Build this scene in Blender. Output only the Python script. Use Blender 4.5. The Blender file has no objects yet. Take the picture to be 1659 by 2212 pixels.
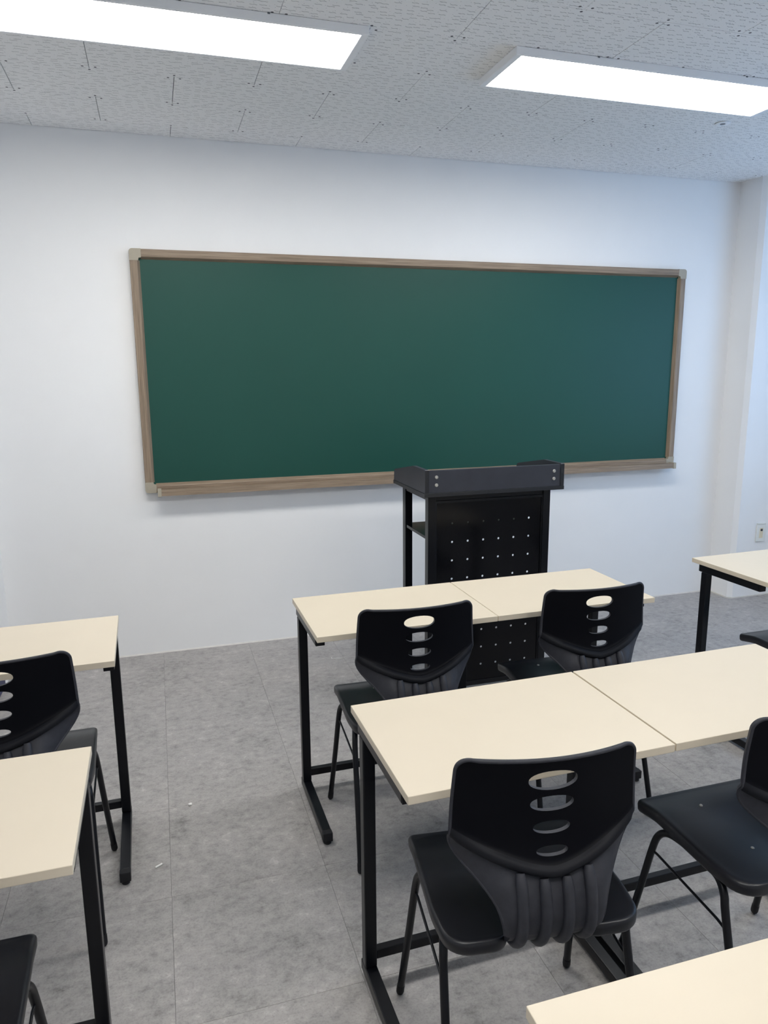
import bpy, bmesh, math, random
from mathutils import Vector, Matrix
random.seed(7)
SC = bpy.context.scene
COL = SC.collection

# ------------------------------------------------------------------ camera
W_PX, F_PX = 1659.0, 1577.58
CAM = Vector((-0.1413, -3.8794, 1.4882)); YAW, PITCH, ROLL = 0.2979, -0.1950, -0.0070
cy, sy, cp, sp = math.cos(YAW), math.sin(YAW), math.cos(PITCH), math.sin(PITCH)
fwd = Vector((sy*cp, cy*cp, sp)); rgt = Vector((cy, -sy, 0)); up = rgt.cross(fwd)
r2 = rgt*math.cos(ROLL) + up*math.sin(ROLL); u2 = -rgt*math.sin(ROLL) + up*math.cos(ROLL)
cd = bpy.data.cameras.new('camera'); cam = bpy.data.objects.new('camera', cd); COL.objects.link(cam)
cd.sensor_fit = 'HORIZONTAL'; cd.sensor_width = 36.0; cd.lens = 36.0*F_PX/W_PX; cd.clip_start = 0.05
M = Matrix((r2, u2, -fwd)).transposed().to_4x4(); M.translation = CAM
cam.matrix_world = M
SC.camera = cam

# ------------------------------------------------------------------ light and exposure
LAMP = 21.0                      # radiance of the ceiling light diffusers
SKY = 4.6                       # daylight outside the right-hand windows
world = bpy.data.worlds.new('sky'); SC.world = world; world.use_nodes = True
bg = world.node_tree.nodes['Background']
bg.inputs['Color'].default_value = (0.38, 0.62, 1.0, 1); bg.inputs['Strength'].default_value = SKY
SC.view_settings.view_transform = 'Standard'; SC.view_settings.look = 'None'
SC.view_settings.exposure = 0.0; SC.view_settings.gamma = 1.0; SC.view_settings.use_curve_mapping = False
SC.cycles.max_bounces = 10; SC.cycles.diffuse_bounces = 6
pl = bpy.data.lights.new('window_portal', 'AREA'); pl.shape = 'RECTANGLE'; pl.size = 2.4; pl.size_y = 1.4
pl.cycles.is_portal = True
po = bpy.data.objects.new('window_portal', pl); COL.objects.link(po)
po.location = (4.02, -1.9, 1.6); po.rotation_euler = (math.pi/2, 0, math.pi/2)

# ------------------------------------------------------------------ materials
def mat(name, col, rough=0.5, spec=0.5, metal=0.0):
    m = bpy.data.materials.new(name); m.use_nodes = True
    b = m.node_tree.nodes['Principled BSDF']
    b.inputs['Base Color'].default_value = (*col, 1); b.inputs['Roughness'].default_value = rough
    b.inputs['Specular IOR Level'].default_value = spec; b.inputs['Metallic'].default_value = metal
    return m
class NT:
    def __init__(s, m): s.t = m.node_tree; s.b = s.t.nodes['Principled BSDF']
    def n(s, typ, **kw):
        d = s.t.nodes.new(typ)
        for k, v in kw.items(): setattr(d, k, v)
        return d
    def l(s, a, b): s.t.links.new(a, b)
    def math(s, op, a, b=None, c=None):
        d = s.n('ShaderNodeMath', operation=op)
        for i, v in enumerate((a, b, c)):
            if v is None: continue
            if isinstance(v, (int, float)): d.inputs[i].default_value = v
            else: s.l(v, d.inputs[i])
        return d.outputs[0]
    def noise(s, vec, scale, detail=4, rough=0.55, dim='3D'):
        d = s.n('ShaderNodeTexNoise', noise_dimensions=dim)
        d.inputs['Scale'].default_value = scale; d.inputs['Detail'].default_value = detail; d.inputs['Roughness'].default_value = rough
        if vec is not None: s.l(vec, d.inputs['Vector'])
        return d.outputs['Fac']
    def ramp(s, fac, stops):
        d = s.n('ShaderNodeValToRGB'); e = d.color_ramp.elements
        while len(e) < len(stops): e.new(0.5)
        for el, (p, c) in zip(e, stops): el.position = p; el.color = (*c, 1)
        s.l(fac, d.inputs['Fac']); return d.outputs['Color']
    def mapping(s, vec, scale=(1, 1, 1), loc=None):
        d = s.n('ShaderNodeMapping'); s.l(vec, d.inputs['Vector']); d.inputs['Scale'].default_value = scale
        if loc is not None: s.l(loc, d.inputs['Location'])
        return d.outputs['Vector']
    def obj(s): return s.n('ShaderNodeTexCoord').outputs['Object']
    def rnd(s): return s.n('ShaderNodeObjectInfo').outputs['Random']
    def bump(s, h, strength=0.2, dist=0.002):
        d = s.n('ShaderNodeBump'); d.inputs['Strength'].default_value = strength; d.inputs['Distance'].default_value = dist
        s.l(h, d.inputs['Height']); s.l(d.outputs['Normal'], s.b.inputs['Normal'])

def grainy(name, col, var, scale, rough, spec=0.5, bump=0.0, bscale=300, metal=0.0):
    m = mat(name, col, rough, spec, metal); t = NT(m); o = t.obj()
    f = t.noise(o, scale, 5)
    lo = tuple(c*(1-var) for c in col); hi = tuple(c*(1+var) for c in col)
    t.l(t.ramp(f, [(0.3, lo), (0.7, hi)]), t.b.inputs['Base Color'])
    if bump: t.bump(t.noise(o, bscale, 2), bump, 0.001)
    return m

M_WALL = grainy('white_wall_paint', (0.83, 0.83, 0.83), 0.012, 3.0, 0.75, 0.3, 0.05, 260)
M_PLASTIC = grainy('black_plastic', (0.0050, 0.0056, 0.0090), 0.10, 30, 0.38, 0.5, 0.10, 900)
M_PANELBLACK = grainy('smooth_black_plastic', (0.0028, 0.003, 0.0048), 0.05, 20, 0.5, 0.08)
M_TEXTURED_LIT = grainy('textured_black_plastic_lit', (0.029, 0.030, 0.038), 0.14, 60, 0.55, 0.35, 0.12, 700)  # textured plastic, colour raised for light caught on wings, rim and hole edges
M_SATIN = grainy('satin_black_plastic', (0.0065, 0.007, 0.010), 0.06, 30, 0.6, 0.2)
M_METAL = grainy('black_painted_steel', (0.0035, 0.004, 0.006), 0.10, 40, 0.32, 0.30, 0.05, 500)
M_PANEL = grainy('glossy_black_sheet_steel', (0.0025, 0.0027, 0.004), 0.05, 20, 0.17, 0.22)
M_RUBBER = mat('black_rubber', (0.01, 0.01, 0.012), 0.6, 0.3)
M_CREAM = grainy('cream_laminate', (0.655, 0.575, 0.452), 0.012, 6, 0.38, 0.4, 0.03, 700)
M_CREAM_EDGE = grainy('cream_edge_band', (0.66, 0.58, 0.455), 0.02, 14, 0.45, 0.4)
M_DARKWOOD = grainy('dark_slate_board', (0.036, 0.039, 0.050), 0.12, 9, 0.40, 0.35, 0.05, 500)
M_DARKEDGE = mat('black_edge_band', (0.010, 0.011, 0.014), 0.4)
M_GREEN = grainy('green_chalkboard_steel', (0.012, 0.068, 0.052), 0.05, 1.2, 0.45, 0.29)
M_CAP = grainy('khaki_plastic', (0.37, 0.332, 0.262), 0.03, 20, 0.5, 0.4)
M_SILVER = mat('brushed_silver', (0.62, 0.60, 0.55), 0.35, 0.5, 0.85)
M_WHITE = grainy('white_aluminium', (0.84, 0.85, 0.87), 0.01, 8, 0.45, 0.4)
M_PLATE = mat('white_plastic', (0.76, 0.77, 0.74), 0.4)
M_IVORY = mat('ivory_plastic', (0.72, 0.64, 0.47), 0.4)
M_DARK = mat('dark_void', (0.03, 0.03, 0.033), 0.8, 0.2)
M_NAVY = grainy('navy_blue_plastic', (0.022, 0.028, 0.095), 0.06, 12, 0.45)
M_CHALK = grainy('white_chalk', (0.82, 0.81, 0.78), 0.04, 60, 0.85, 0.2)
M_LENS = mat('dark_grey_lens', (0.10, 0.11, 0.13), 0.3)
M_SLAB = mat('grey_screed', (0.10, 0.10, 0.10), 0.9, 0.2)

M_GLOW = bpy.data.materials.new('lit_diffuser'); M_GLOW.use_nodes = True
_t = M_GLOW.node_tree; _t.nodes.clear()
_e = _t.nodes.new('ShaderNodeEmission'); _o = _t.nodes.new('ShaderNodeOutputMaterial')
_e.inputs['Color'].default_value = (1.0, 0.985, 0.95, 1); _e.inputs['Strength'].default_value = LAMP
_t.links.new(_e.outputs[0], _o.inputs['Surface'])

M_GLASS = bpy.data.materials.new('window_glass'); M_GLASS.use_nodes = True
_t = M_GLASS.node_tree; _t.nodes.clear()
_mx = _t.nodes.new('ShaderNodeMixShader'); _tr = _t.nodes.new('ShaderNodeBsdfTransparent'); _gl = _t.nodes.new('ShaderNodeBsdfGlossy'); _o = _t.nodes.new('ShaderNodeOutputMaterial')
_tr.inputs['Color'].default_value = (0.93, 0.96, 0.97, 1); _gl.inputs['Roughness'].default_value = 0.02; _mx.inputs[0].default_value = 0.06
_t.links.new(_tr.outputs[0], _mx.inputs[1]); _t.links.new(_gl.outputs[0], _mx.inputs[2]); _t.links.new(_mx.outputs[0], _o.inputs['Surface'])

def wood(name, scale):
    m = mat(name, (0.2, 0.16, 0.12), 0.5, 0.4); t = NT(m); v = t.mapping(t.obj(), scale)
    f = t.noise(v, 1.0, 6, 0.6)
    t.l(t.ramp(f, [(0.25, (0.150, 0.108, 0.074)), (0.5, (0.250, 0.186, 0.130)), (0.75, (0.35, 0.272, 0.198))]), t.b.inputs['Base Color'])
    t.bump(f, 0.1, 0.001)
    return m
M_WOOD_H = wood('walnut_foil_horizontal', (5, 160, 160))
M_WOOD_V = wood('walnut_foil_vertical', (160, 160, 5))

# floor vinyl: grey stone mottling, every tile its own cut of the print
M_FLOOR = mat('grey_stone_vinyl', (0.25, 0.245, 0.24), 0.5, 0.35); t = NT(M_FLOOR)
sc = t.n('ShaderNodeVectorMath', operation='SCALE'); cx_ = t.n('ShaderNodeCombineXYZ')
r_ = t.rnd(); t.l(r_, cx_.inputs[0]); t.l(r_, cx_.inputs[1]); t.l(cx_.outputs[0], sc.inputs[0]); sc.inputs['Scale'].default_value = 37.0
ad = t.n('ShaderNodeVectorMath', operation='ADD'); t.l(t.obj(), ad.inputs[0]); t.l(sc.outputs[0], ad.inputs[1]); v = ad.outputs[0]
f1 = t.noise(v, 4.0, 6, 0.62); f2 = t.noise(t.mapping(v, (1, 1.25, 1)), 30.0, 9, 0.74); f3 = t.noise(v, 170.0, 3, 0.6); f4 = t.noise(v, 11.0, 9, 0.78)
fm = t.math('ADD', t.math('ADD', t.math('MULTIPLY', f1, 0.22), t.math('MULTIPLY', f2, 0.48)), t.math('MULTIPLY', f4, 0.30))
col = t.ramp(fm, [(0.37, (0.165, 0.157, 0.152)), (0.445, (0.285, 0.272, 0.264)), (0.50, (0.348, 0.331, 0.320)), (0.55, (0.378, 0.357, 0.345)), (0.61, (0.49, 0.468, 0.452))])
mx = t.n('ShaderNodeMixRGB', blend_type='MULTIPLY'); mx.inputs[0].default_value = 0.45
t.l(col, mx.inputs[1]); t.l(t.ramp(f3, [(0.33, (0.62, 0.62, 0.62)), (0.5, (1, 1, 1))]), mx.inputs[2])
t.l(mx.outputs[0], t.b.inputs['Base Color']); t.bump(f3, 0.06, 0.001)

# ceiling tile: mineral board with wormholes, pinholes and six screw heads
M_TILE = mat('fissured_ceiling_board', (0.6, 0.6, 0.6), 0.9, 0.1); t = NT(M_TILE)
oc = t.obj(); sx = t.n('ShaderNodeSeparateXYZ'); t.l(oc, sx.inputs[0]); X, Y = sx.outputs[0], sx.outputs[1]
R_ = t.math('MULTIPLY', t.rnd(), 61.0)
def scaled(px, py, off):
    c = t.n('ShaderNodeCombineXYZ')
    t.l(t.math('ADD', t.math('DIVIDE', X, px), t.math('ADD', R_, off)), c.inputs[0]); t.l(t.math('ADD', t.math('DIVIDE', Y, py), t.math('ADD', R_, off*2.3)), c.inputs[1])
    return c.outputs[0]
P = scaled(0.038, 0.026, 0.0)
vo = t.n('ShaderNodeTexVoronoi', voronoi_dimensions='2D', feature='F1'); vo.inputs['Scale'].default_value = 1.0; vo.inputs['Randomness'].default_value = 0.75; t.l(P, vo.inputs['Vector'])
df = t.n('ShaderNodeVectorMath', operation='SUBTRACT'); t.l(P, df.inputs[0]); t.l(vo.outputs['Position'], df.inputs[1])
ds = t.n('ShaderNodeSeparateXYZ'); t.l(df.outputs[0], ds.inputs[0])
wv = t.math('MULTIPLY', t.math('SINE', t.math('MULTIPLY', ds.outputs[0], 13.0)), 0.045)
dy = t.math('ABSOLUTE', t.math('ADD', ds.outputs[1], wv)); dx = t.math('ABSOLUTE', ds.outputs[0])
dash = t.math('MULTIPLY', t.math('LESS_THAN', dy, 0.055), t.math('LESS_THAN', dx, 0.31))
v2 = t.n('ShaderNodeTexVoronoi', voronoi_dimensions='2D', feature='F1'); v2.inputs['Scale'].default_value = 1.0; t.l(scaled(0.024, 0.024, 5.1), v2.inputs['Vector'])
dot = t.math('LESS_THAN', v2.outputs['Distance'], 0.055)
pit = t.math('MAXIMUM', dash, dot)
AX, AY = t.math('ABSOLUTE', X), t.math('ABSOLUTE', Y)
def spot(x, y, r):
    a = t.math('POWER', t.math('SUBTRACT', AX, x), 2.0); b = t.math('POWER', t.math('SUBTRACT', AY, y), 2.0)
    return t.math('LESS_THAN', t.math('SQRT', t.math('ADD', a, b)), r)
screw = t.math('MAXIMUM', spot(0.278, 0.136, 0.0048), spot(0.0, 0.136, 0.0048))
mp = t.n('ShaderNodeMixRGB'); mp.inputs[1].default_value = (0.84, 0.84, 0.84, 1); mp.inputs[2].default_value = (0.45, 0.45, 0.46, 1); t.l(pit, mp.inputs[0])
ms = t.n('ShaderNodeMixRGB'); ms.inputs[2].default_value = (0.12, 0.12, 0.13, 1); t.l(mp.outputs[0], ms.inputs[1]); t.l(screw, ms.inputs[0])
t.l(ms.outputs[0], t.b.inputs['Base Color'])
t.bump(t.math('SUBTRACT', 1.0, pit), 0.5, 0.002)

# ------------------------------------------------------------------ helpers
def link(o, parent=None):
    COL.objects.link(o)
    if parent: o.parent = parent
    return o
def finish(me, m, smooth=None):
    for x in (m if isinstance(m, (list, tuple)) else [m]): me.materials.append(x)
    if smooth:
        for p in me.polygons: p.use_smooth = True
        me.set_sharp_from_angle(angle=math.radians(smooth))
def obj(name, bm, m, parent=None, smooth=None, loc=None):
    me = bpy.data.meshes.new(name); bmesh.ops.recalc_face_normals(bm, faces=bm.faces); bm.to_mesh(me); bm.free()
    finish(me, m, smooth); o = bpy.data.objects.new(name, me)
    if loc: o.location = loc
    return link(o, parent)
def empty(name, label, cat, loc=(0, 0, 0), rz=0.0, group=None):
    o = bpy.data.objects.new(name, None); o.empty_display_size = 0.1; link(o)
    o.location = loc; o.rotation_euler = (0, 0, rz); tag(o, label, cat, group); return o
def tag(o, label, cat, group=None):
    o['label'] = label; o['category'] = cat
    if group: o['group'] = group
    return o
def dup(root, loc, rz, label):
    def cp(o, par):
        c = o.copy(); COL.objects.link(c)
        if par: c.parent = par
        for ch in list(o.children): cp(ch, c)
        return c
    r = cp(root, None); r.location = loc; r.rotation_euler = (0, 0, rz); r['label'] = label
    return r
def box(x0, x1, y0, y1, z0, z1, bevel=0.0, seg=2, bm=None):
    b = bmesh.new()
    vs = [b.verts.new(p) for p in ((x0,y0,z0),(x1,y0,z0),(x1,y1,z0),(x0,y1,z0),(x0,y0,z1),(x1,y0,z1),(x1,y1,z1),(x0,y1,z1))]
    for f in ((0,3,2,1),(4,5,6,7),(0,1,5,4),(1,2,6,5),(2,3,7,6),(3,0,4,7)): b.faces.new([vs[i] for i in f])
    if bevel: bmesh.ops.bevel(b, geom=list(b.edges), offset=bevel, segments=seg, affect='EDGES', profile=0.5)
    if bm is None: return b
    me = bpy.data.meshes.new('t'); b.to_mesh(me); b.free(); bm.from_mesh(me); bpy.data.meshes.remove(me); return bm
def prism(pts, axis, a, b_, bevel=0.0, bm=None):
    """outline pts (2-D) extruded along axis from a to b_"""
    b = bm or bmesh.new()
    def P(p, h): return {'x': (h, p[0], p[1]), 'y': (p[0], h, p[1]), 'z': (p[0], p[1], h)}[axis]
    lo = [b.verts.new(P(p, a)) for p in pts]; hi = [b.verts.new(P(p, b_)) for p in pts]; n = len(pts)
    b.faces.new(lo); b.faces.new(hi)
    for i in range(n): b.faces.new([lo[i], lo[(i+1) % n], hi[(i+1) % n], hi[i]])
    if bevel:
        bmesh.ops.recalc_face_normals(b, faces=b.faces)
        bmesh.ops.bevel(b, geom=list(b.edges), offset=bevel, segments=2, affect='EDGES', profile=0.5)
    return b
def smooth_path(pts, n):
    P_ = [Vector(p) for p in pts]; out = []
    for i in range(len(P_)-1):
        p0, p1, p2, p3 = P_[max(i-1, 0)], P_[i], P_[i+1], P_[min(i+2, len(P_)-1)]
        for k in range(n):
            u = k/n
            out.append(0.5*((2*p1)+(p2-p0)*u+(2*p0-5*p1+4*p2-p3)*u*u+(3*p1-p0-3*p2+p3)*u**3))
    out.append(P_[-1]); return out
def tube(pts, r, n=12, bm=None, dome=False):
    b = bm or bmesh.new(); P_ = [Vector(p) for p in pts]; rings = []
    tan = [(P_[min(i+1, len(P_)-1)]-P_[max(i-1, 0)]).normalized() for i in range(len(P_))]
    ref = Vector((1, 0, 0)) if abs(tan[0].x) < 0.8 else Vector((0, 0, 1))
    nrm = (ref-tan[0]*ref.dot(tan[0])).normalized()
    for i, p in enumerate(P_):
        nrm = (nrm-tan[i]*nrm.dot(tan[i])).normalized(); bn = tan[i].cross(nrm)
        rr = r[i] if isinstance(r, (list, tuple)) else r
        rings.append([b.verts.new(p+nrm*rr*math.cos(2*math.pi*k/n)+bn*rr*math.sin(2*math.pi*k/n)) for k in range(n)])
    for a, c in zip(rings, rings[1:]):
        for k in range(n): b.faces.new([a[k], a[(k+1) % n], c[(k+1) % n], c[k]])
    b.faces.new(rings[0]); b.faces.new(rings[-1]); return b
def lathe(prof, axis, c, n=20, bm=None):
    """profile (radius, height) turned about axis through c"""
    b = bm or bmesh.new(); rings = []
    for r, h in prof:
        ring = []
        for k in range(n):
            a = 2*math.pi*k/n; u, w = r*math.cos(a), r*math.sin(a)
            d = {'z': (u, w, h), 'y': (u, h, w), 'x': (h, u, w)}[axis]
            ring.append(b.verts.new((c[0]+d[0], c[1]+d[1], c[2]+d[2])))
        rings.append(ring)
    for a, d in zip(rings, rings[1:]):
        for k in range(n): b.faces.new([a[k], a[(k+1) % n], d[(k+1) % n], d[k]])
    b.faces.new(rings[0]); b.faces.new(rings[-1]); return b
def struct(o): o['kind'] = 'structure'; return o
def smst(a, b, x):
    u = min(1.0, max(0.0, (x-a)/(b-a))); return u*u*(3-2*u)
def interp(tab, z):
    if z <= tab[0][0]: return tab[0][1]
    for (a, va), (b, vb) in zip(tab, tab[1:]):
        if z <= b: return va+(vb-va)*(z-a)/(b-a)
    return tab[-1][1]

# ------------------------------------------------------------------ room shell
H = 2.572
X0, X1, Y1, Y0 = -1.75, 3.95, 0.0, -5.6           # left wall, right wall, front wall, back wall
struct(obj('wall_front', box(X0-0.1, X1+0.1, 0.0, 0.12, -0.05, H+0.10), M_WALL))
struct(obj('wall_left', box(X0-0.12, X0, Y0-0.1, 0.0, -0.05, H+0.10), M_WALL))
struct(obj('wall_back', box(X0-0.1, X1+0.1, Y0-0.12, Y0, -0.05, H+0.10), M_WALL))
# right wall with the window opening that lets the daylight in
WY0, WY1, WZ0, WZ1 = -3.1, -0.7, 0.9, 2.3
b = box(X1, X1+0.14, Y0-0.1, WY0, -0.05, H+0.10)
box(X1, X1+0.14, WY1, 0.0, -0.05, H+0.10, bm=b); box(X1, X1+0.14, WY0, WY1, -0.05, WZ0, bm=b); box(X1, X1+0.14, WY0, WY1, WZ1, H+0.10, bm=b)
struct(obj('wall_right', b, M_WALL))
win = struct(obj('window_1', box(X1-0.02, X1+0.12, WY0, WY1, WZ0-0.03, WZ0, 0.004), M_WHITE))
for (a0, a1, c0, c1) in ((WY0, WY0+.05, WZ0, WZ1), (WY1-.05, WY1, WZ0, WZ1), ((WY0+WY1)/2-.03, (WY0+WY1)/2+.03, WZ0, WZ1), (WY0+.05, WY1-.05, WZ1-.05, WZ1), (WY0+.05, WY1-.05, WZ0, WZ0+.05)):
    obj('window_frame', box(X1+0.03, X1+0.10, a0, a1, c0, c1, 0.004), M_WHITE, win)
for a0, a1 in ((WY0+.05, (WY0+WY1)/2-.03), ((WY0+WY1)/2+.03, WY1-.05)):
    obj('pane', box(X1+0.062, X1+0.068, a0, a1, WZ0+.05, WZ1-.05), M_GLASS, win)
# corner columns: right one is chamfered along its free edge
struct(obj('column', prism([(3.328, 0.0), (3.334, -0.165), (3.358, -0.19), (X1, -0.19), (X1, 0.0)], 'z', 0.0, H+0.004), M_WALL))
struct(obj('column', prism([(-0.92, 0.0), (-0.92, -0.165), (-0.945, -0.19), (X0, -0.19), (X0, 0.0)], 'z', 0.0, H+0.004), M_WALL))
# bead of sealant along the foot of the front wall
struct(obj('trim_1', prism([(0.0, 0.0), (-0.004, 0.0), (0.0, 0.007)], 'x', -0.92, 3.328), grainy('off_white_sealant', (0.66, 0.64, 0.60), 0.05, 30, 0.6)))
struct(obj('trim_2', prism([(3.3275, -0.002), (3.324, -0.17), (3.352, -0.195), (3.945, -0.195), (3.945, -0.19), (3.358, -0.19), (3.334, -0.165), (3.332, -0.002)], 'z', 0.0, 0.007), bpy.data.materials['off_white_sealant']))

# floor: vinyl tiles on a screed
floor = struct(obj('floor', box(X0-0.1, X1+0.1, Y0-0.1, 0.1, -0.06, -0.0035), M_SLAB))
T = 0.45; fx0, fy0 = -0.19, -2.384
def rect_mesh(name, w, d, z0, z1, m, ch=0.0006):
    b = bmesh.new(); box(-w/2, w/2, -d/2, d/2, z0, z1, ch, 1, bm=b)
    me = bpy.data.meshes.new(name); b.to_mesh(me); b.free(); finish(me, m); return me
cache = {}
def piece(name, parent, xa, xb, ya, yb, z0, z1, m, jit=0.0, z=0.0):
    key = (name, round(xb-xa, 4), round(yb-ya, 4))
    if key not in cache: cache[key] = rect_mesh(name, xb-xa, yb-ya, z0, z1, m, 0.0006 if 'ceil' in name else 0.0004)
    o = bpy.data.objects.new(name, cache[key]); o.location = ((xa+xb)/2, (ya+yb)/2, z+random.uniform(-jit, jit)); return link(o, parent)
for i in range(-4, 11):
    for j in range(-8, 7):
        xa, xb = max(fx0+i*T, X0), min(fx0+(i+1)*T, X1); ya, yb = max(fy0+j*T, Y0), min(fy0+(j+1)*T, 0.0)
        if xb-xa > 0.02 and yb-ya > 0.02: piece('floor_tile', floor, xa+.00028, xb-.00028, ya+.00022, yb-.00022, -0.003, 0.0, M_FLOOR)

# ceiling: screwed mineral tiles in running bond
ceil = struct(obj('ceiling', box(X0-0.1, X1+0.1, Y0-0.1, 0.1, H+0.012, H+0.09), M_DARK))
cx0, d1 = 0.0, 0.1554
for j in range(0, 20):
    yb = 0.0 if j == 0 else -d1-0.3*(j-1); ya = max(-d1-0.3*j, Y0)
    if yb-ya < 0.03: continue
    off = cx0 + (0.3 if j % 2 else 0.0)
    for i in range(-4, 8):
        xa, xb = max(off+0.6*i, X0), min(off+0.6*(i+1), X1)
        if xb-xa < 0.02: continue
        gx = random.choice((0.0005, 0.0009, 0.0013) if i < 2 else (0.0003, 0.0006, 0.0008))
        gy = 0.0032 if j == 0 else (0.0012 if j == 6 or (j == 4 and i in (0, 1)) else random.choice((0.0002, 0.0002, 0.0002, 0.0007)))
        piece('ceiling_tile', ceil, xa+gx, xb-gx, ya+.00025, yb-gy, 0.0, 0.009, M_TILE, 0.0004, H)

# ceiling lights
def ceiling_light(label, x0, x1, y0, y1):
    r = empty('ceiling_light', label, 'light', ((x0+x1)/2, (y0+y1)/2, H-0.0005), 0, 'flat ceiling lights')
    w, d = (x1-x0)/2, (y1-y0)/2; b = bmesh.new()
    t_, te, z0, z1 = 0.010, 0.025, -0.027, 0.0
    for a in ((-w, w, -d, -d+t_), (-w, w, d-t_, d), (-w, -w+te, -d+t_, d-t_), (w-te, w, -d+t_, d-t_)): box(*a, z0, z1, 0.0015, 1, bm=b)
    box(-w+te, w-te, -d+t_, d-t_, -0.012, 0.0, bm=b)
    obj('housing', b, M_WHITE, r)
    obj('diffuser', box(-w+te, w-te, -d+t_, d-t_, -0.0255, -0.013), M_GLOW, r)
    for sx_ in (-0.5, 0.5):
        for sy_ in (-1, 1):
            obj('clip', box(sx_*w-0.004, sx_*w+0.004, sy_*d-0.0015, sy_*d+0.0015, -0.0045, 0.0), M_LENS, r)
    return r
ceiling_light('flat white ceiling light at left, cut off by the frame', -0.706, 0.592, -1.367, -1.060)
ceiling_light('flat white ceiling light at right, above the dark ceiling sensor', 1.119, 2.417, -1.367, -1.060)
ceiling_light('flat white ceiling light behind the viewer on the left', -0.706, 0.592, -3.765, -3.455)
ceiling_light('flat white ceiling light behind the viewer on the right', 1.119, 2.417, -3.765, -3.455)

s = empty('ceiling_sensor', 'small round recessed ceiling sensor with dark lens beyond the right light', 'sensor', (2.406, -0.887, H))
obj('ring', lathe([(0.012, 0.0), (0.032, 0.0), (0.033, -0.002), (0.030, -0.0035), (0.014, -0.004), (0.012, -0.002)], 'z', (0, 0, -0.001), 24), M_TILE.copy() if False else M_WHITE, s, 40)
obj('lens', lathe([(0.0015, -0.006), (0.010, -0.0055), (0.0118, -0.003), (0.0118, -0.001)], 'z', (0, 0, 0), 20), M_LENS, s, 40)

# ------------------------------------------------------------------ chalkboard
def chalkboard():
    r = empty('chalkboard', 'large green chalkboard in a brown wood-look frame on the front wall', 'chalkboard', (1.365, 0, 0.87))
    ox, oz = 1.365, 0.87
    L, Rr, B, Tp = -0.2225-ox, 2.953-ox, 0.872-oz, 2.0545-oz
    fw = 0.036
    obj('writing_surface', box(L+0.02, Rr-0.02, -0.012, -0.001, B+0.02, Tp-0.02), M_GREEN, r)
    # rail profile (across, y): outer face, front face, sloped inner return
    def prof(s): return [(0, -0.001), (0, -0.030), (0.003, -0.034), (fw-0.003, -0.034), (fw, -0.032), (fw+0.010, -0.0125), (fw+0.010, -0.001)]
    cl = 0.052
    b = prism([(y, Tp-a) for a, y in prof(1)], 'x', L+cl, Rr-cl); obj('frame_rail', b, M_WOOD_H, r)
    b = prism([(y, B+a) for a, y in prof(1)], 'x', L+cl, Rr-cl); obj('frame_rail', b, M_WOOD_H, r)
    b = prism([(L+a, y) for a, y in prof(1)], 'z', B+cl, Tp-cl); obj('frame_stile', b, M_WOOD_V, r)
    b = prism([(Rr-a, y) for a, y in prof(1)], 'z', B+cl, Tp-cl); obj('frame_stile', b, M_WOOD_V, r)
    for sx_, X_ in ((1, L), (-1, Rr)):
        for sz_, Z_ in ((1, B), (-1, Tp)):
            rr, ex = 0.016, 0.0012
            pts = [(-ex+rr-rr*math.cos(a), -ex+rr-rr*math.sin(a)) for a in [k*math.pi/12 for k in range(7)]]
            pts += [(cl+0.002, -ex), (cl+0.002, fw+0.003), (fw+0.006, fw+0.006), (fw+0.003, cl+0.002), (-ex, cl+0.002)]
            obj('corner_cap', prism([(X_+sx_*p[0], Z_+sz_*p[1]) for p in pts], 'y', -0.0352, -0.001, 0.0008), M_CAP, r)
    # chalk tray
    tx0, tx1 = -0.165-ox, 2.937-ox
    zt = 0.892-oz
    pr = [(-0.0345, zt-0.006), (-0.066, zt-0.010), (-0.070, zt+0.0), (-0.080, zt-0.002), (-0.082, zt-0.032), (-0.0345, zt-0.028)]
    tr = obj('chalk_tray', prism(pr, 'x', tx0+0.018, tx1-0.018), M_WOOD_H, r)
    for a, c in ((tx0, tx0+0.0185), (tx1-0.0185, tx1)):
        obj('end_cap', prism([(-0.034, zt+0.002), (-0.083, zt+0.002), (-0.085, zt-0.035), (-0.034, zt-0.033)], 'x', a, c, 0.0015), M_CAP, tr)
chalkboard()

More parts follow.
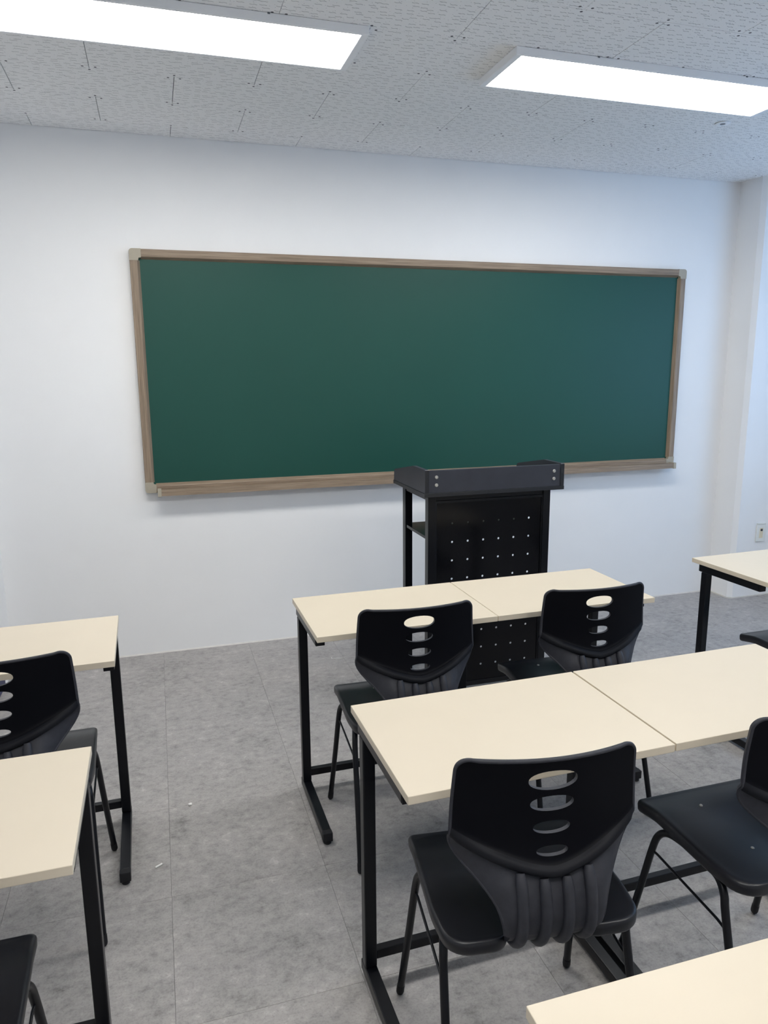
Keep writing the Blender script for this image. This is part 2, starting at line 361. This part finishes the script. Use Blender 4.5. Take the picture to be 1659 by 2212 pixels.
# ------------------------------------------------------------------ lectern
def lectern():
    ox, oy = 1.2585, -0.78
    r = empty('lectern', 'black steel lectern with perforated front panel in front of the chalkboard', 'lectern', (ox, oy, 0))
    BX0, BX1, BY0, BY1 = 0.960-ox, 1.557-ox, -0.950-oy, -0.600-oy
    TX0, TX1, TY0, TY1, TZ = 0.924-ox, 1.596-ox, -1.000-oy, -0.566-oy, 0.943
    pw = 0.036
    for x, y in ((BX0, BY0), (BX1-pw, BY0), (BX0, BY1-0.04), (BX1-pw-0.030, BY1-0.04)):
        if True:
            p_ = obj('post', box(x, x+pw, y, y+0.04, 0.012, TZ-0.0005, 0.002), M_METAL, r)
            obj('glide', lathe([(0.013, 0), (0.015, 0.002), (0.015, 0.010), (0.006, 0.0118)], 'z', (x+pw/2, y+0.02, 0.0), 14), M_RUBBER, p_)
    for y in (BY0+0.006, BY1-0.032): obj('top_rail', box(BX0+pw, BX1-pw-0.030*(y > 0), y, y+0.026, TZ-0.028, TZ-0.0005, 0.0015), M_METAL, r)
    for x in (BX0+0.005, BX1-pw+0.002):
        obj('side_rail', box(x, x+0.026, BY0+0.04, BY1-0.04 if x < 0 else BY1, TZ-0.028, TZ-0.0005, 0.0015), M_METAL, r)
    # perforated front panel: real holes, 6 across by 9 down
    px0, px1, pz0, pz1, yp = BX0+pw, BX1-pw, 0.05, TZ-0.028, BY0+0.008
    xs = [1.077-ox+k*0.0755 for k in range(6)]; zs = [0.810-k*0.0852 for k in range(9)]
    b = bmesh.new(); hr = 0.0050; n = 12; lay = {}
    xe = [px0]+[(xs[i]+xs[i+1])/2 for i in range(5)]+[px1]; ze = [pz1]+[(zs[i]+zs[i+1])/2 for i in range(8)]+[pz0]
    for yy in (yp, yp+0.0015):
        for i in range(6):
            for j in range(9):
                xa, xb, za, zb = xe[i], xe[i+1], ze[j+1], ze[j]; c = (xs[i], zs[j])
                ring = [b.verts.new((c[0]+hr*math.cos(2*math.pi*k/n+math.pi/4), yy, c[1]+hr*math.sin(2*math.pi*k/n+math.pi/4))) for k in range(n)]
                co = [b.verts.new((x, yy, z)) for x, z in ((xb, zb), (xa, zb), (xa, za), (xb, za))]
                for q in range(4):
                    k0 = q*3
                    b.faces.new([co[q]]+[co[(q+1) % 4]]+[ring[(k0+3-m_) % n] for m_ in range(4)])
                lay[(yy, i, j)] = ring
    for i in range(6):
        for j in range(9):
            A, D = lay[(yp, i, j)], lay[(yp+0.0015, i, j)]
            for k in range(n): b.faces.new([A[k], A[(k+1) % n], D[(k+1) % n], D[k]])
    obj('front_panel', b, M_PANEL, r)
    for a in ((px0, px1, pz1-0.012, pz1), (px0, px0+0.006, pz0, pz1-0.012), (px1-0.006, px1, pz0, pz1-0.012)):
        obj('panel_edge', box(a[0], a[1], yp-0.0045, yp-0.0002, a[2], a[3], 0.0012), M_METAL, r)
    obj('bottom_edge', box(px0, px1, yp-0.006, yp+0.02, 0.030, 0.0498, 0.0012), M_METAL, r)
    obj('shelf', box(BX0+0.004, BX1-0.034, BY0+0.012, BY1-0.006, 0.738, 0.752, 0.001), M_PANEL, r)
    obj('tray_base', box(TX0, TX1, TY0, TY1, TZ, TZ+0.017, 0.0012), M_DARKEDGE, r)
    zb = TZ+0.0172; yl = TY1-TY0
    pan = [(TY0+0.001, zb), (TY0+0.001, zb+0.098), (TY0+0.004, zb+0.101), (TY0+0.36*yl, zb+0.101), (TY0+0.95*yl, zb+0.055), (TY1-0.012, zb+0.050), (TY1-0.006, zb+0.040), (TY1-0.004, zb)]
    for x in (TX0+0.002, TX1-0.020):
        sp_ = obj('side_panel', prism(pan, 'x', x, x+0.018, 0.0008), M_DARKWOOD, r)
        obj('edge_band', box(x+0.0002, x+0.0178, TY0+0.0001, TY0+0.0009, zb+0.001, zb+0.0985), M_DARKEDGE, sp_)
    lip = obj('front_lip', box(TX0+0.0205, TX1-0.0205, TY0+0.003, TY0+0.021, zb, zb+0.097, 0.001), M_DARKWOOD, r)
    for x in (TX0+0.055, TX1-0.052):
        for z in (zb+0.034, zb+0.068):
            obj('screw_cap', lathe([(0.0025, -0.0022), (0.003, -0.0034), (0.0066, -0.003), (0.0078, -0.001), (0.0078, 0.0)], 'y', (x, TY0+0.003, z), 18), M_SILVER, lip, 40)
lectern()

# ------------------------------------------------------------------ student desks
def make_desk(label):
    r = empty('student_desk', label, 'desk', (0, 0, 0), 0, 'cream student desks')
    tz = 0.700
    tb = bmesh.new(); box(-0.2998, 0.2998, -0.2, 0.2, tz-0.018, tz, 0.0012, 2, bm=tb)
    me = bpy.data.meshes.new('tabletop'); tb.to_mesh(me); tb.free(); finish(me, [M_CREAM, M_CREAM_EDGE])
    for p_ in me.polygons: p_.material_index = 0 if abs(p_.normal.z) > 0.5 else 1
    link(bpy.data.objects.new('tabletop', me), r)
    for s_ in (-1, 1):
        xa = -0.295 if s_ < 0 else 0.265; xb = xa+0.030
        obj('leg_post', box(xa, xb, 0.118, 0.148, 0.0405, 0.6515, 0.003), M_METAL, r)
        sb = obj('support_bar', box(xa, xb, -0.148, 0.160, 0.652, 0.6815, 0.0025), M_METAL, r)
        for a, c in ((-0.152, -0.1485), (0.1605, 0.163)): obj('end_plug', box(xa+0.0005, xb-0.0005, a, c, 0.6525, 0.681, 0.0015), M_RUBBER, sb)
        fb = obj('foot_bar', box(xa, xb, -0.176, 0.152, 0.011, 0.040, 0.0025), M_METAL, r)
        obj('end_plug', box(xa-0.0006, xb+0.0006, -0.198, -0.1762, 0.0105, 0.0408, 0.002), M_RUBBER, fb)
        obj('end_plug', box(xa, xb, 0.1522, 0.156, 0.011, 0.040, 0.0015), M_RUBBER, fb)
        for y in (-0.186, 0.135): obj('glide', lathe([(0.010, 0.0), (0.012, 0.002), (0.012, 0.008), (0.006, 0.0105)], 'z', ((xa+xb)/2, y, 0), 14), M_RUBBER, fb)
    obj('stretcher', box(-0.2648, 0.2648, 0.123, 0.143, 0.056, 0.082, 0.002), M_METAL, r)
    return r
# (x, y, turn, label): x, y is the middle of the desktop
R_ = math.radians
desks = [
    (0.5675, -1.643, 0.5, 0.993, 'R', 'cream student desk in the front middle pair, left one, before the lectern'),
    (1.1667, -1.638, 0.4, 0.997, 'L', 'cream student desk in the front middle pair, right one, before the lectern'),
    (0.5592, -2.504, 1.0, 1.006, 'R', 'cream student desk in the second middle row, left one, near chair tucked under'),
    (1.1672, -2.4925, 0.9, 1.006, 'L', 'cream student desk in the second middle row, right one, before the glossy-seated chair'),
    (0.553, -3.386, -0.3, 1.0, 'R', 'cream student desk cut off at the bottom right corner of the frame'),
    (-0.601, -1.650, 1.0, 1.0, '', 'cream student desk at the left edge, farther one, nearest the front wall'),
    (-0.620, -2.525, 0.2, 1.0, '', 'cream student desk at the left edge, nearer one, its corner over the aisle'),
    (2.264, -1.619, 2.0, 1.0, '', 'cream student desk at the far right edge, by the wall socket'),
]
d0 = make_desk(desks[0][5])
roots = [d0]+[dup(d0, (0, 0, 0), 0, d[5]) for d in desks[1:]]
short = {}
for root, (x, y, a, wide, inner, lab) in zip(roots, desks):
    root.location = (x, y, 0); root.rotation_euler = (0, 0, R_(a)); root.scale = (wide, 1, 1)
    for ch in list(root.children):                     # where two desks meet the support bars stop short of the front edge
        if ch.name.startswith('support_bar') and inner and (ch.data.vertices[0].co.x > 0) == (inner == 'R'):
            if inner not in short:
                me = ch.data.copy(); short[inner] = me
                for v_ in me.vertices:
                    if v_.co.y < 0: v_.co.y += 0.07
            ch.data = short[inner]
            for g in list(ch.children):
                if min(v_.co.y for v_ in g.data.vertices) < 0: g.location.y = 0.07

# ------------------------------------------------------------------ chairs
def rounded_outline(corners, seg=7):
    out = []; n = len(corners)
    for i in range(n):
        x, y, rad = corners[i]; p = Vector((x, y)); a = Vector(corners[i-1][:2])-p; c = Vector(corners[(i+1) % n][:2])-p
        a.normalize(); c.normalize(); half = a.angle(c)/2; d = rad/math.tan(half); p0, p1 = p+a*d, p+c*d; cen = p+(a+c).normalized()*rad/math.sin(half)
        v0, v1 = p0-cen, p1-cen; an0 = math.atan2(v0.y, v0.x); da = math.atan2(v1.y, v1.x)-an0
        while da > math.pi: da -= 2*math.pi
        while da < -math.pi: da += 2*math.pi
        out += [(cen.x+rad*math.cos(an0+da*k/seg), cen.y+rad*math.sin(an0+da*k/seg)) for k in range(seg+1)]
    return out
def seat_mesh():
    ol = rounded_outline([(-0.195, 0.203, 0.012), (-0.200, 0.10, 0.9*0.4), (-0.205, -0.06, 0.30), (-0.196, -0.158, 0.050), (-0.090, -0.158, 0.036), (-0.060, -0.110, 0.02), (0.060, -0.110, 0.02), (0.090, -0.158, 0.036), (0.196, -0.158, 0.050), (0.205, -0.06, 0.30), (0.200, 0.10, 0.36), (0.195, 0.203, 0.012)])
    # densify
    pts = []
    for i in range(len(ol)):
        a, c = Vector(ol[i]), Vector(ol[(i+1) % len(ol)]); k = max(1, int((c-a).length/0.02))
        pts += [a.lerp(c, q/k) for q in range(k)]
    cen = Vector((0, 0.02))
    def ztop(p):
        x, y = p
        front = -0.016*smst(0.10, 0.205, y)**1.3
        dish = -0.013*(1-smst(0.0, 0.17, abs(x)))*(1-smst(0.06, 0.18, y))*smst(-0.19, -0.06, y)
        rear = 0.004*smst(-0.08, -0.15, y) if False else 0.0
        return 0.443+front+dish+rear
    rings = []; b = bmesh.new()
    for sc_, dz in [(0.12, 0), (0.3, 0), (0.48, 0), (0.64, 0), (0.78, 0), (0.88, 0), (0.93, 0), (0.965, 0.0008), (0.985, -0.0006), (0.9965, -0.0042), (1.0, -0.009), (0.996, -0.022), (0.985, -0.027), (0.965, -0.029)]:
        ring = []
        for p in pts:
            q = cen+(p-cen)*sc_; ring.append(b.verts.new((q.x, q.y, ztop(q)+dz)))
        rings.append(ring)
    ring = []
    for p in pts:
        q = cen+(p-cen)*0.93; ring.append(b.verts.new((q.x, q.y, max(0.4155, ztop(q)-0.021))))
    rings.append(ring)
    n = len(pts)
    for a, c in zip(rings, rings[1:]):
        for k in range(n): b.faces.new([a[k], a[(k+1) % n], c[(k+1) % n], c[k]])
    b.faces.new(rings[0]); b.faces.new(rings[-1])
    return b, ztop
# back shell: centre line (y, z), half width by z, and how far the sides come forward
CL = smooth_path([(0, -0.090, 0.4285), (0, -0.128, 0.4275), (0, -0.158, 0.438), (0, -0.180, 0.468), (0, -0.187, 0.505), (0, -0.179, 0.550), (0, -0.160, 0.592), (0, -0.148, 0.640), (0, -0.1445, 0.700), (0, -0.146, 0.750), (0, -0.150, 0.796)], 6)
HW = [(0.42, 0.086), (0.45, 0.092), (0.485, 0.097), (0.515, 0.104), (0.532, 0.1125), (0.556, 0.131), (0.577, 0.153), (0.592, 0.1665), (0.605, 0.1755), (0.617, 0.1812), (0.631, 0.1838), (0.65, 0.1846), (0.70, 0.1825), (0.796, 0.1765)]
def half_w(z):
    w = (interp(HW, z-0.006)+interp(HW, z)+interp(HW, z+0.006))/3; top, r = 0.797, 0.024
    if z > top-r: w = w-r+math.sqrt(max(0.0, r*r-(z-top+r)**2))
    return w
ZR = 0.577                                           # height of the ridge on the centre line
def lift(z0):                                        # rows near the ridge curve up towards the sides with it
    return 0.068*smst(0.445, 0.575, z0)*(1-smst(0.60, 0.765, z0))
def yc(z):
    pts = [c for c in CL if c.y < -0.155 or c.z > 0.5]
    return interp([(c.z, c.y) for c in pts], z)
def row_z(z0, x): return z0+lift(z0)*(abs(x)/0.18)**1.5
def row_w(z0):
    w = 0.15
    for _ in range(8): w = half_w(row_z(z0, w))
    return w
SIDE = [(0.47, 1.2), (0.49, 1.25), (0.52, 1.05), (0.55, 0.66), (0.578, 0.41)]   # how steeply the wings fold forward
def shell_pt(z0, x, c=None):
    z = row_z(z0, x); y = c.y if c is not None else yc(z)
    up_ = 0.036*(x/0.18)**2
    e = abs(x)-0.090; lo = interp(SIDE, z0)*(0.5*(e+math.sqrt(e*e+0.00003)))
    k = (1-smst(ZR-0.012, ZR+0.016, z0))*smst(0.43, 0.47, z0)
    return Vector((x, y+up_*(1-k)+lo*k, z))
def bulge(z0, u):                                    # rolled lip of the panel, then an undercut below it
    t_ = z0-ZR; f = (1-0.45*smst(0.55, 1.0, abs(u)))*(1-smst(0.90, 1.0, abs(u)))
    if t_ > 0.0: v = 0.0105*(1-smst(0.002, 0.021, t_))
    elif t_ > -0.0075: v = 0.0105*math.sqrt(max(0.0, 1-(t_/-0.0078)**2))
    else: v = -0.0035*(1-smst(-0.010, -0.045, t_) if t_ > -0.045 else 0.0)*(1-smst(0.45, 0.8, abs(u)))
    return v*f
LOW = [c for c in CL if c.z < 0.468]
Z0S = [0.468+0.0068*k for k in range(14)]+[0.5615, 0.5655, 0.5685, 0.5693, 0.5700, 0.5712, 0.573, 0.5755, 0.5785, 0.582, 0.586, 0.590, 0.5945, 0.599]+[0.605+0.0085*k for k in range(19)]+[0.7655, 0.770, 0.774, 0.778, 0.782, 0.786, 0.7895, 0.7925, 0.795, 0.7966, 0.797]
NU = 48
def back_mesh():
    G = []; info = []
    for c in LOW: G.append([shell_pt(c.z, 0.086*(2*k/NU-1), c) for k in range(NU+1)]); info.append(None)
    wl = 0.086
    for z0 in Z0S:
        w = row_w(z0)
        G.append([shell_pt(z0, w*(2*k/NU-1)) for k in range(NU+1)]); info.append(z0)
    nr = len(G); th = 0.0042
    def normal(i, k):
        a = G[min(i+1, nr-1)][k]-G[max(i-1, 0)][k]; c = G[i][min(k+1, NU)]-G[i][max(k-1, 0)]
        n_ = c.cross(a); return n_.normalized() if n_.length > 1e-12 else Vector((0, -1, 0))
    b = bmesh.new(); F = []; Bk = []
    for i in range(nr):
        F.append([]); Bk.append([])
        for k in range(NU+1):
            n_ = normal(i, k); e = bulge(info[i], 2*k/NU-1) if info[i] else 0.0
            F[i].append(b.verts.new(G[i][k]-n_*th)); Bk[i].append(b.verts.new(G[i][k]+n_*(th+e)))
    for i in range(nr-1):
        m_ = 1 if (info[i] is None or info[i] < 0.5693) else (3 if info[i] < 0.589 else 0)  # lower shell in the raised colour: light on the wings painted in
        for k in range(NU):
            b.faces.new([F[i][k], F[i][k+1], F[i+1][k+1], F[i+1][k]]).material_index = 2
            b.faces.new([Bk[i][k], Bk[i+1][k], Bk[i+1][k+1], Bk[i][k+1]]).material_index = m_
        b.faces.new([F[i][0], F[i+1][0], Bk[i+1][0], Bk[i][0]]).material_index = 2; b.faces.new([F[i][NU], Bk[i][NU], Bk[i+1][NU], F[i+1][NU]]).material_index = 2
    for k in range(NU):
        b.faces.new([F[0][k], Bk[0][k], Bk[0][k+1], F[0][k+1]]).material_index = 2; b.faces.new([F[-1][k], F[-1][k+1], Bk[-1][k+1], Bk[-1][k]]).material_index = 2
    return b, G, info, normal
HOLES = [(0.754, 0.0475, 0.0195), (0.707, 0.0425, 0.0150), (0.660, 0.0360, 0.0125), (0.616, 0.0310, 0.0095)]
def make_chair(label):
    r = empty('classroom_chair', label, 'chair', (0, 0, 0), 0, 'black plastic classroom chairs')
    sb, ztop = seat_mesh(); seat = obj('seat', sb, M_PLASTIC, r, 50)
    for x in (-0.072, 0.072):
        for y in (0.118, -0.046):
            obj('screw', lathe([(0.0008, 0.0016), (0.0032, 0.0012), (0.0042, 0.0), (0.0042, -0.002)], 'z', (x, y, ztop((x, y))+0.0006), 12), M_SILVER, seat, 40)
    bb, G, info, normal = back_mesh(); back = obj('backrest', bb, [M_PANELBLACK, M_TEXTURED_LIT, M_TEXTURED_LIT, M_SATIN], r)
    cut = bmesh.new()
    for z, a, h in HOLES:
        n = 28
        prism([(a*math.copysign(abs(math.cos(2*math.pi*k/n))**0.92, math.cos(2*math.pi*k/n)), z+h*math.copysign(abs(math.sin(2*math.pi*k/n))**0.92, math.sin(2*math.pi*k/n))) for k in range(n)], 'y', -0.30, 0.0, bm=cut)
    for f_ in cut.faces: f_.material_index = 1  # hole edges take the raised colour as their highlight
    co = obj('cut', cut, [M_PANELBLACK, M_TEXTURED_LIT])
    md = back.modifiers.new('holes', 'BOOLEAN'); md.operation = 'DIFFERENCE'; md.object = co; md.solver = 'EXACT'
    dg = bpy.context.evaluated_depsgraph_get(); me = bpy.data.meshes.new_from_object(back.evaluated_get(dg)); back.modifiers.clear()
    back.data = me; me.name = 'backrest'; bpy.data.objects.remove(co, do_unlink=True)
    for p_ in me.polygons: p_.use_smooth = True
    me.set_sharp_from_angle(angle=math.radians(38))
    def outer(i, x, d=0.0):                            # a point on the rear face of row i
        row = G[i]; w = row[-1].x; q = (x/w+1)/2*NU; k = max(0, min(NU-1, int(q))); u = q-k
        return row[k].lerp(row[k+1], u)+normal(i, min(NU, int(round(q))))*(0.0042+d)
    # four raised ribs down the outside of the neck
    for x in (-0.066, -0.022, 0.022, 0.066):
        ii = [i for i in range(3, len(G)) if info[i] is None or info[i] < 0.5690]
        pts = [outer(i, x, 0.0016) for i in ii]; m_ = len(pts)
        rad = [0.0112*min(1.0, 0.5+0.2*i, 0.72+0.09*(m_-1-i)) for i in range(m_)]
        obj('rib', tube(pts, rad, 12), M_TEXTURED_LIT, back, 60)
    # rolled rim round the back of the panel and wings, highlight put into its colour
    ii = [i for i in range(len(G)) if info[i] and info[i] > 0.475]
    wt = G[-1][-1].x
    pts = [outer(i, G[i][0].x+0.003, -0.0024) for i in ii]+[outer(len(G)-1, wt*(2*q/16-1), -0.0024)-Vector((0, 0, 0.002)) for q in range(1, 16)]+[outer(i, G[i][-1].x-0.003, -0.0024) for i in ii[::-1]]
    obj('rim', tube(pts, 0.0038, 8), M_TEXTURED_LIT, back, 60)
    for s_ in (-1, 1):
        fr = smooth_path([(s_*0.214, 0.200, 0.010), (s_*0.2005, 0.157, 0.215), (s_*0.193, 0.132, 0.338), (s_*0.189, 0.117, 0.382), (s_*0.184, 0.092, 0.402), (s_*0.178, 0.055, 0.4060), (s_*0.176, 0.0015, 0.4060)], 5)
        rr = smooth_path([(s_*0.201, -0.204, 0.010), (s_*0.195, -0.150, 0.200), (s_*0.191, -0.108, 0.345), (s_*0.189, -0.098, 0.382), (s_*0.184, -0.078, 0.402), (s_*0.178, -0.048, 0.4060), (s_*0.176, -0.0015, 0.4060)], 5)
        for pth in (fr, rr):
            lg = obj('leg', tube(pth, 0.0088, 12), M_METAL, r, 60)
            d_ = (pth[0]-pth[1]).normalized(); base = pth[0]
            obj('foot_cap', tube([base-d_*0.022, base-d_*0.001, base+d_*0.004, base+d_*0.0075, base+d_*0.009], [0.0096, 0.0098, 0.0085, 0.006, 0.003], 12), M_RUBBER, lg, 60)
        obj('brace', tube([(s_*0.1935, 0.134, 0.334), (s_*0.1905, 0.115, 0.332), (s_*0.1905, -0.085, 0.317), (s_*0.193, -0.112, 0.314)], 0.0031, 8), M_METAL, r, 60)
    for y in (0.07, -0.06): obj('cross_tube', tube([(-0.178, y, 0.4035), (0.178, y, 0.4035)], 0.0075, 10), M_METAL, r, 60)
    return r
chairs = [
    (0.520, -2.670, -0.118, 'black plastic chair with ribbed back, nearest and largest, tucked askew under the second-row desk'),
    (0.562, -1.806, -0.035, 'black plastic chair at the front middle desks, left one, perforated back before the desk seam'),
    (1.173, -1.807, -0.049, 'black plastic chair at the front middle desks, right one, its seat in shadow'),
    (-0.568, -1.869, 0.015, 'black plastic chair at the farther left desk, cut by the frame edge'),
    (1.134, -2.689, -0.002, 'black plastic chair at the right edge with a shiny bluish dished seat'),
    (-0.621, -2.712, 0.0, 'black plastic chair at the bottom left corner, only seat edge and leg in view'),
    (2.238, -1.830, 0.0, 'black plastic chair under the far right desk, only its front seat corner in view'),
]
c0 = make_chair(chairs[0][3])
for k, (x, y, a, lab) in enumerate(chairs):
    if k == 0: c0.location = (x, y, 0); c0.rotation_euler = (0, 0, a)
    else: dup(c0, (x, y, 0), a, lab)

# ------------------------------------------------------------------ small things
def wall_socket():
    r = empty('wall_socket', 'white wall socket plate with ivory insert on the right column', 'socket', (3.535, -0.19, 0.425))
    obj('plate', box(-0.036, 0.036, -0.009, -0.0003, -0.058, 0.058, 0.003), M_PLATE, r)
    obj('hood', box(-0.032, 0.032, -0.012, -0.001, 0.0582, 0.066, 0.002), M_PLATE, r)
    ins = obj('insert', box(-0.0135, 0.0135, -0.0105, -0.0085, -0.033, 0.033, 0.001), M_IVORY, r)
    obj('jack_ring', lathe([(0.0045, -0.0005), (0.0045, -0.0025), (0.0078, -0.0025), (0.0082, -0.0005)], 'y', (0, -0.0105, 0.020), 18), M_LENS, ins, 40)
wall_socket()
bx = empty('storage_box', 'low navy blue box on the floor by the left column, seen through the chair back', 'box', (-1.14, -0.36, 0))
obj('body', box(-0.22, 0.22, -0.16, 0.16, 0.0, 0.10, 0.006), M_NAVY, bx)
obj('lid', box(-0.224, 0.224, -0.164, 0.164, 0.1002, 0.116, 0.005), M_NAVY, bx)
def crumb(label, x, y, pts, r, m=M_CHALK, name='chalk_fragment', cat='chalk'):
    tag(obj(name, tube(pts, r, 8), m, None, 60, (x, y, 0)), label, cat)
crumb('round white chalk crumb in the aisle between the desks', -0.119, -1.487, [(-0.006, 0, 0.0045), (-0.0045, 0, 0.0045), (0.0045, 0.001, 0.0045), (0.006, 0.001, 0.0045)], [0.003, 0.0045, 0.0045, 0.003])
crumb('short stick of white chalk on the aisle floor by the left desk foot', -0.225, -1.785, [(-0.010, -0.006, 0.003), (-0.004, -0.0025, 0.003), (0.004, 0.002, 0.003), (0.010, 0.006, 0.003)], 0.0029)
crumb('thin bent white scrap on the floor behind the front desks', 0.653, -0.372, [(-0.004, 0.022, 0.0015), (-0.006, 0.006, 0.0015), (-0.002, 0.0, 0.0015), (0.02, 0.0, 0.0015), (0.045, -0.004, 0.0015)], 0.0014, M_PLATE, 'thread_scrap', 'scrap')
crumb('tiny white chip on the floor beneath the middle desks', 0.496, -2.271, [(-0.004, 0, 0.002), (0.0, 0.001, 0.002), (0.004, 0.0, 0.002)], [0.001, 0.002, 0.001])
